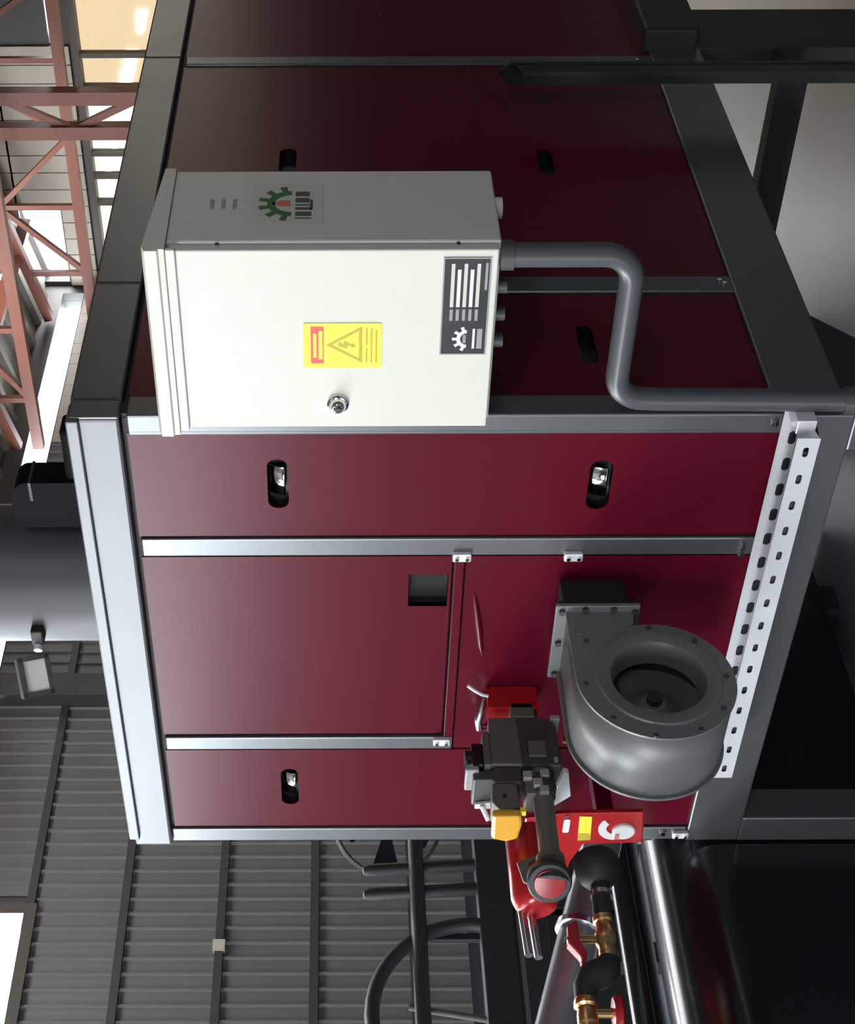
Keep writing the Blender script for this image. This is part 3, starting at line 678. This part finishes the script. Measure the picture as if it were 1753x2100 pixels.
bm = BM(); plate(bm, 'x', [(-.585, 1.018), (-.60, 1.041), (-.64, 1.043), (-.672, 1.020), (-.69, 1.022), (-.69, 1.012), (-.665, 1.005), (-.635, 1.018)], [], -.885, -.855); obj('lever', bm, REDV, bv, bevel=.005)
C_('lever_nut', CHROME, bv, (-.87, -.627, 1.038), (-.87, -.627, 1.048), .009, 6)
C_('union_nut', STEEL, bv, (-.87, -.655, .962), (-.87, -.675, .962), .021, 6)
h2 = thing('black_hose_elbow', 'black rubber hose elbow between the two brass valves', 'hose', (-.87, -.69, .95))
bm = BM(); tube(bm, [(-.87, -.672, .962), (-.87, -.69, .966), (-.87, -.705, .985), (-.87, -.715, 1.005), (-.87, -.735, 1.018), (-.87, -.765, 1.022)], [.022, .028, .032, .030, .025, .021], 20); obj('hose', bm, RUBBER, h2, smooth=True)
gv = thing('brass_globe_valve', 'brass globe valve with red round handwheel hanging below', 'valve', (-.87, -.79, .95))
bm = BM(); lathe(bm, (-.87, -.760, 1.022), (0, -1, 0), [(0, .020), (.008, .024), (.018, .024), (.022, .018), (.04, .021), (.055, .021), (.06, .017), (.08, .018)], 20); obj('valve_body', bm, BRASS, gv, smooth=True)
C_('stem', BRASS, gv, (-.87, -.792, 1.01), (-.87, -.792, .970), .010, 16)
bm = BM(); lathe(bm, (-.87, -.792, .972), (0, 0, -1), [(0, .012), (.002, .030), (.008, .036), (.016, .036), (.021, .030), (.022, .010)], 28); obj('handwheel', bm, REDV, gv, smooth=True)
gu = thing('grey_hose_end', 'grey hose leading out past the globe valve', 'hose', (-.87, -.9, 1.0))
bm = BM(); tube(bm, [(-.87, -.838, 1.022), (-.87, -.88, 1.024), (-.875, -.95, 1.03), (-.885, -1.1, 1.02), (-.89, -1.3, .95)], .017, 16); obj('hose', bm, DKCAST, gu, smooth=True)

# ------------------------------------------------------------------ pipes and tank along the left side
sp_ = thing('stainless_pipe', 'shiny stainless pipe rising to the left behind the valves', 'pipe', (-1.45, -.4, .9))
p0 = Vector((-1.44, .10, .80)); p1 = Vector((-1.44, -1.25, 1.245))
C_('pipe', PALEP, sp_, p0, p1, .052, 40)
d_ = (p1-p0).normalized()
bm = BM(); lathe(bm, p0+d_*.34, d_, [(0, .052), (.004, .062), (.02, .062), (.024, .052)], 40); obj('flange_collar', bm, STEEL, sp_, smooth=True)
B('stand', DKSTEEL, sp_, -1.458, -1.422, -1.12, -1.08, .688, 1.14)
B('support_bracket', DKSTEEL, sp_, -1.455, -1.425, .05, .08, .687, .77)
bp = thing('black_pipe', 'glossy black pipe lying along the left side of the machine', 'pipe', (-1.76, -.3, 0))
C_('pipe', GLBLACK, bp, (-1.76, 1.1, .705), (-1.76, -1.6, .705), .045, 40)
for y in (.8, -1.3): B('stand', DKSTEEL, bp, -1.775, -1.745, y-.03, y+.03, 0, .662)
bt = thing('black_tank', 'long gloss black tank with rounded edges beside the machine', 'tank', (-1.53, -.2, 0))
prof = [(-1.392, .05), (-1.392, .528)] + [(-1.552+.16*math.cos(t), .528+.16*math.sin(t)) for t in [PI/2*i/12 for i in range(1, 13)]] + [(-1.60+.06*math.cos(t), .628+.06*math.sin(t)) for t in [PI/2+PI/2*i/8 for i in range(9)]] + [(-1.66, .05)]
bm = BM(); v0 = [bm.verts.new((x, 1.2, z)) for x, z in prof]; v1 = [bm.verts.new((x, -2.0, z)) for x, z in prof]; n = len(prof)
for i in range(n): bm.faces.new((v0[i], v0[(i+1) % n], v1[(i+1) % n], v1[i]))
bm.faces.new(v0); bm.faces.new(v1[::-1]); obj('shell', bm, GLBLACK, bt, smooth=True)
for y in (.9, -1.5): B('skid', DKSTEEL, bt, -1.65, -1.40, y-.05, y+.05, 0, .051)
bm = BM(); cyl(bm, (-1.54, -1.2, .685), (-1.54, -1.2, .71), .05, 28); obj('filler_cap', bm, DKSTEEL, bt, smooth=True)

# ------------------------------------------------------------------ on and behind the roof of the unit
fl_ = thing('flue_pipe', 'wide grey metal flue pipe rising above the machine roof', 'pipe', (-.82, .5, ZT))
bm = BM(); lathe(bm, (-.92, .52, ZT-.001), (0, 0, 1), [(0, .22), (.02, .22), (.021, .180), (2.4, .180)], 64); obj('pipe', bm, FLUE, fl_, smooth=True)
bm = BM(); lathe(bm, (-.92, .52, ZT+.45), (0, 0, 1), [(0, .181), (.002, .185), (.022, .185), (.024, .181)], 64, cap=False); obj('joint_band', bm, FLUE, fl_, smooth=True)
c = C_('clamp_bolt', GALV, fl_, (-.975, .355, 2.277), (-.992, .305, 2.277), .011, 12)
B('clamp_lug', RUBBER, fl_, -.985, -.935, .315, .355, 2.262, 2.292, bevel=.004)
bx = thing('roof_fan_unit', 'black round shouldered fan housing on the machine roof by the flue', 'fan', (-.55, .5, ZT))
bm = BM(); pts_ = [(-.69, ZT), (-.545, ZT), (-.545, 2.265)] + [(-.605+.06*math.cos(t), 2.265+.045*math.sin(t)) for t in [PI/2*i/8 for i in range(1, 9)]] + [(-.69, 2.31)]
plate(bm, 'y', pts_, [], .44, .52); obj('housing', bm, DKTANK, bx, bevel=.01)
B('lid_seam', DKSTEEL, bx, -.60, -.543, .437, .523, 2.255, 2.262)
B('motor_box', DKTANK, bx, -.546, -.39, .445, .52, ZT-.001, 2.17, bevel=.012)

# ------------------------------------------------------------------ dark equipment in front of the ribbed wall
eq = thing('trailer_chassis', 'dark steel chassis with arched tube and upright stakes by the wall', 'frame', (-4, 1.2, 0))
XE = -4.0
bm = BM(); box(bm, XE-.05, XE+.05, -.6, 3.2, .74, .895); obj('deck_beam', bm, DKSTEEL, eq, bevel=.008)
bm = BM(); box(bm, XE-.03, XE+.06, -.6, 3.2, .60, .72); obj('deck_beam', bm, DKSTEEL, eq, bevel=.008)
B('edge_strip', OLIVE, eq, XE+.05, XE+.062, -.6, 1.9, .715, .735)
bm = BM(); cyl(bm, (XE+.05, -.6, 1.165), (XE+.05, 3.2, 1.165), .034, 20); obj('rail', bm, DKSTEEL, eq, smooth=True)
for y in (1.76, 1.63):
    bm = BM(); lathe(bm, (XE, y+.03, .89), (0, -.06, 1), [(0, .03), (.49, .03), (.515, .02), (.52, .005)], 18); obj('stake', bm, DKSTEEL, eq, smooth=True)
ap = [(XE+.02, 1.455, .89)] + [(XE+.02, 1.02+.44*math.cos(t), .93+.45*math.sin(t)) for t in [PI*i/20 for i in range(0, 21)]] + [(XE+.02, .58, .89)]
bm = BM(); tube(bm, ap, .032, 14); obj('arched_tube', bm, DKSTEEL, eq, smooth=True)
bm = BM(); cyl(bm, (XE-.02, 1.02, .89), (XE-.02, 1.08, 1.22), .014, 12); obj('thin_stake', bm, OLIVE, eq, smooth=True)
for y in (-.4, 1.3, 2.9): B('leg', DKSTEEL, eq, XE-.05, XE+.05, y-.05, y+.05, 0, .62)
for y in (1.42, 2.0): B('upright', DKSTEEL, eq, XE-.04, XE-.01, y-.015, y+.015, .88, 1.15)
fan = thing('pedestal_fan', 'dark round caged pedestal fan behind the chassis', 'fan', (-4.5, 2.35, 0))
fcx, fcy, fcz, fr_ = -4.5, 2.42, 1.27, .27
FD = Vector((.80, -.6, 0)); FX = Vector((.6, .8, 0))
def ring(bm, c, r, rt): tube(bm, [Vector(c)+(FX*math.cos(t)+Vector((0, 0, 1))*math.sin(t))*r for t in [2*PI*i/48 for i in range(49)]], rt, 8)
bm = BM(); ring(bm, (fcx, fcy, fcz), fr_, .012); ring(bm, Vector((fcx, fcy, fcz))+FD*.06, fr_*.98, .008); obj('cage_ring', bm, DKSTEEL, fan, smooth=True)
for k in range(5):
    a = 2*PI*k/5+.3; bm = BM(); d1 = FX*math.cos(a)+Vector((0, 0, 1))*math.sin(a); d2 = FX*math.cos(a+.55)+Vector((0, 0, 1))*math.sin(a+.55); c0 = Vector((fcx, fcy, fcz))
    v = [bm.verts.new(c0+q) for q in (d1*.05, d1*.235-FD*.02, (d1+d2)*.122, d2*.215+FD*.02, d2*.05)]; bm.faces.new(v)
    o = obj('blade', bm, DKTANK, fan); md = o.modifiers.new('thick', 'SOLIDIFY'); md.thickness = .006
C_('motor', DKSTEEL, fan, Vector((fcx, fcy, fcz))-FD*.12, Vector((fcx, fcy, fcz))+FD*.05, .06, 20)
C_('pole', DKSTEEL, fan, (fcx-.06, fcy+.04, .02), (fcx-.06, fcy+.04, 1.22), .022, 14)
C_('base', DKSTEEL, fan, (fcx-.06, fcy+.04, 0), (fcx-.06, fcy+.04, .03), .22, 28)
jb = tag(B('junction_box', BEIGE, None, XL+.012, XL+.07, 3.23, 3.30, 2.28, 2.36), 'small pale junction box on a dark wall seam', 'box')
# low dark store behind the chassis
st = thing('steel_cupboard', 'low dark steel cupboard standing behind the chassis', 'cupboard', (-5.2, 2, 0))
B('carcass', DKTANK, st, -5.6, -5.0, 0.2, 4.2, 0, .80, bevel=.01)
for k in range(4): B('door', DKSTEEL, st, -5.0, -4.985, .22+k*1.0, 1.18+k*1.0, .03, .77, bevel=.004)
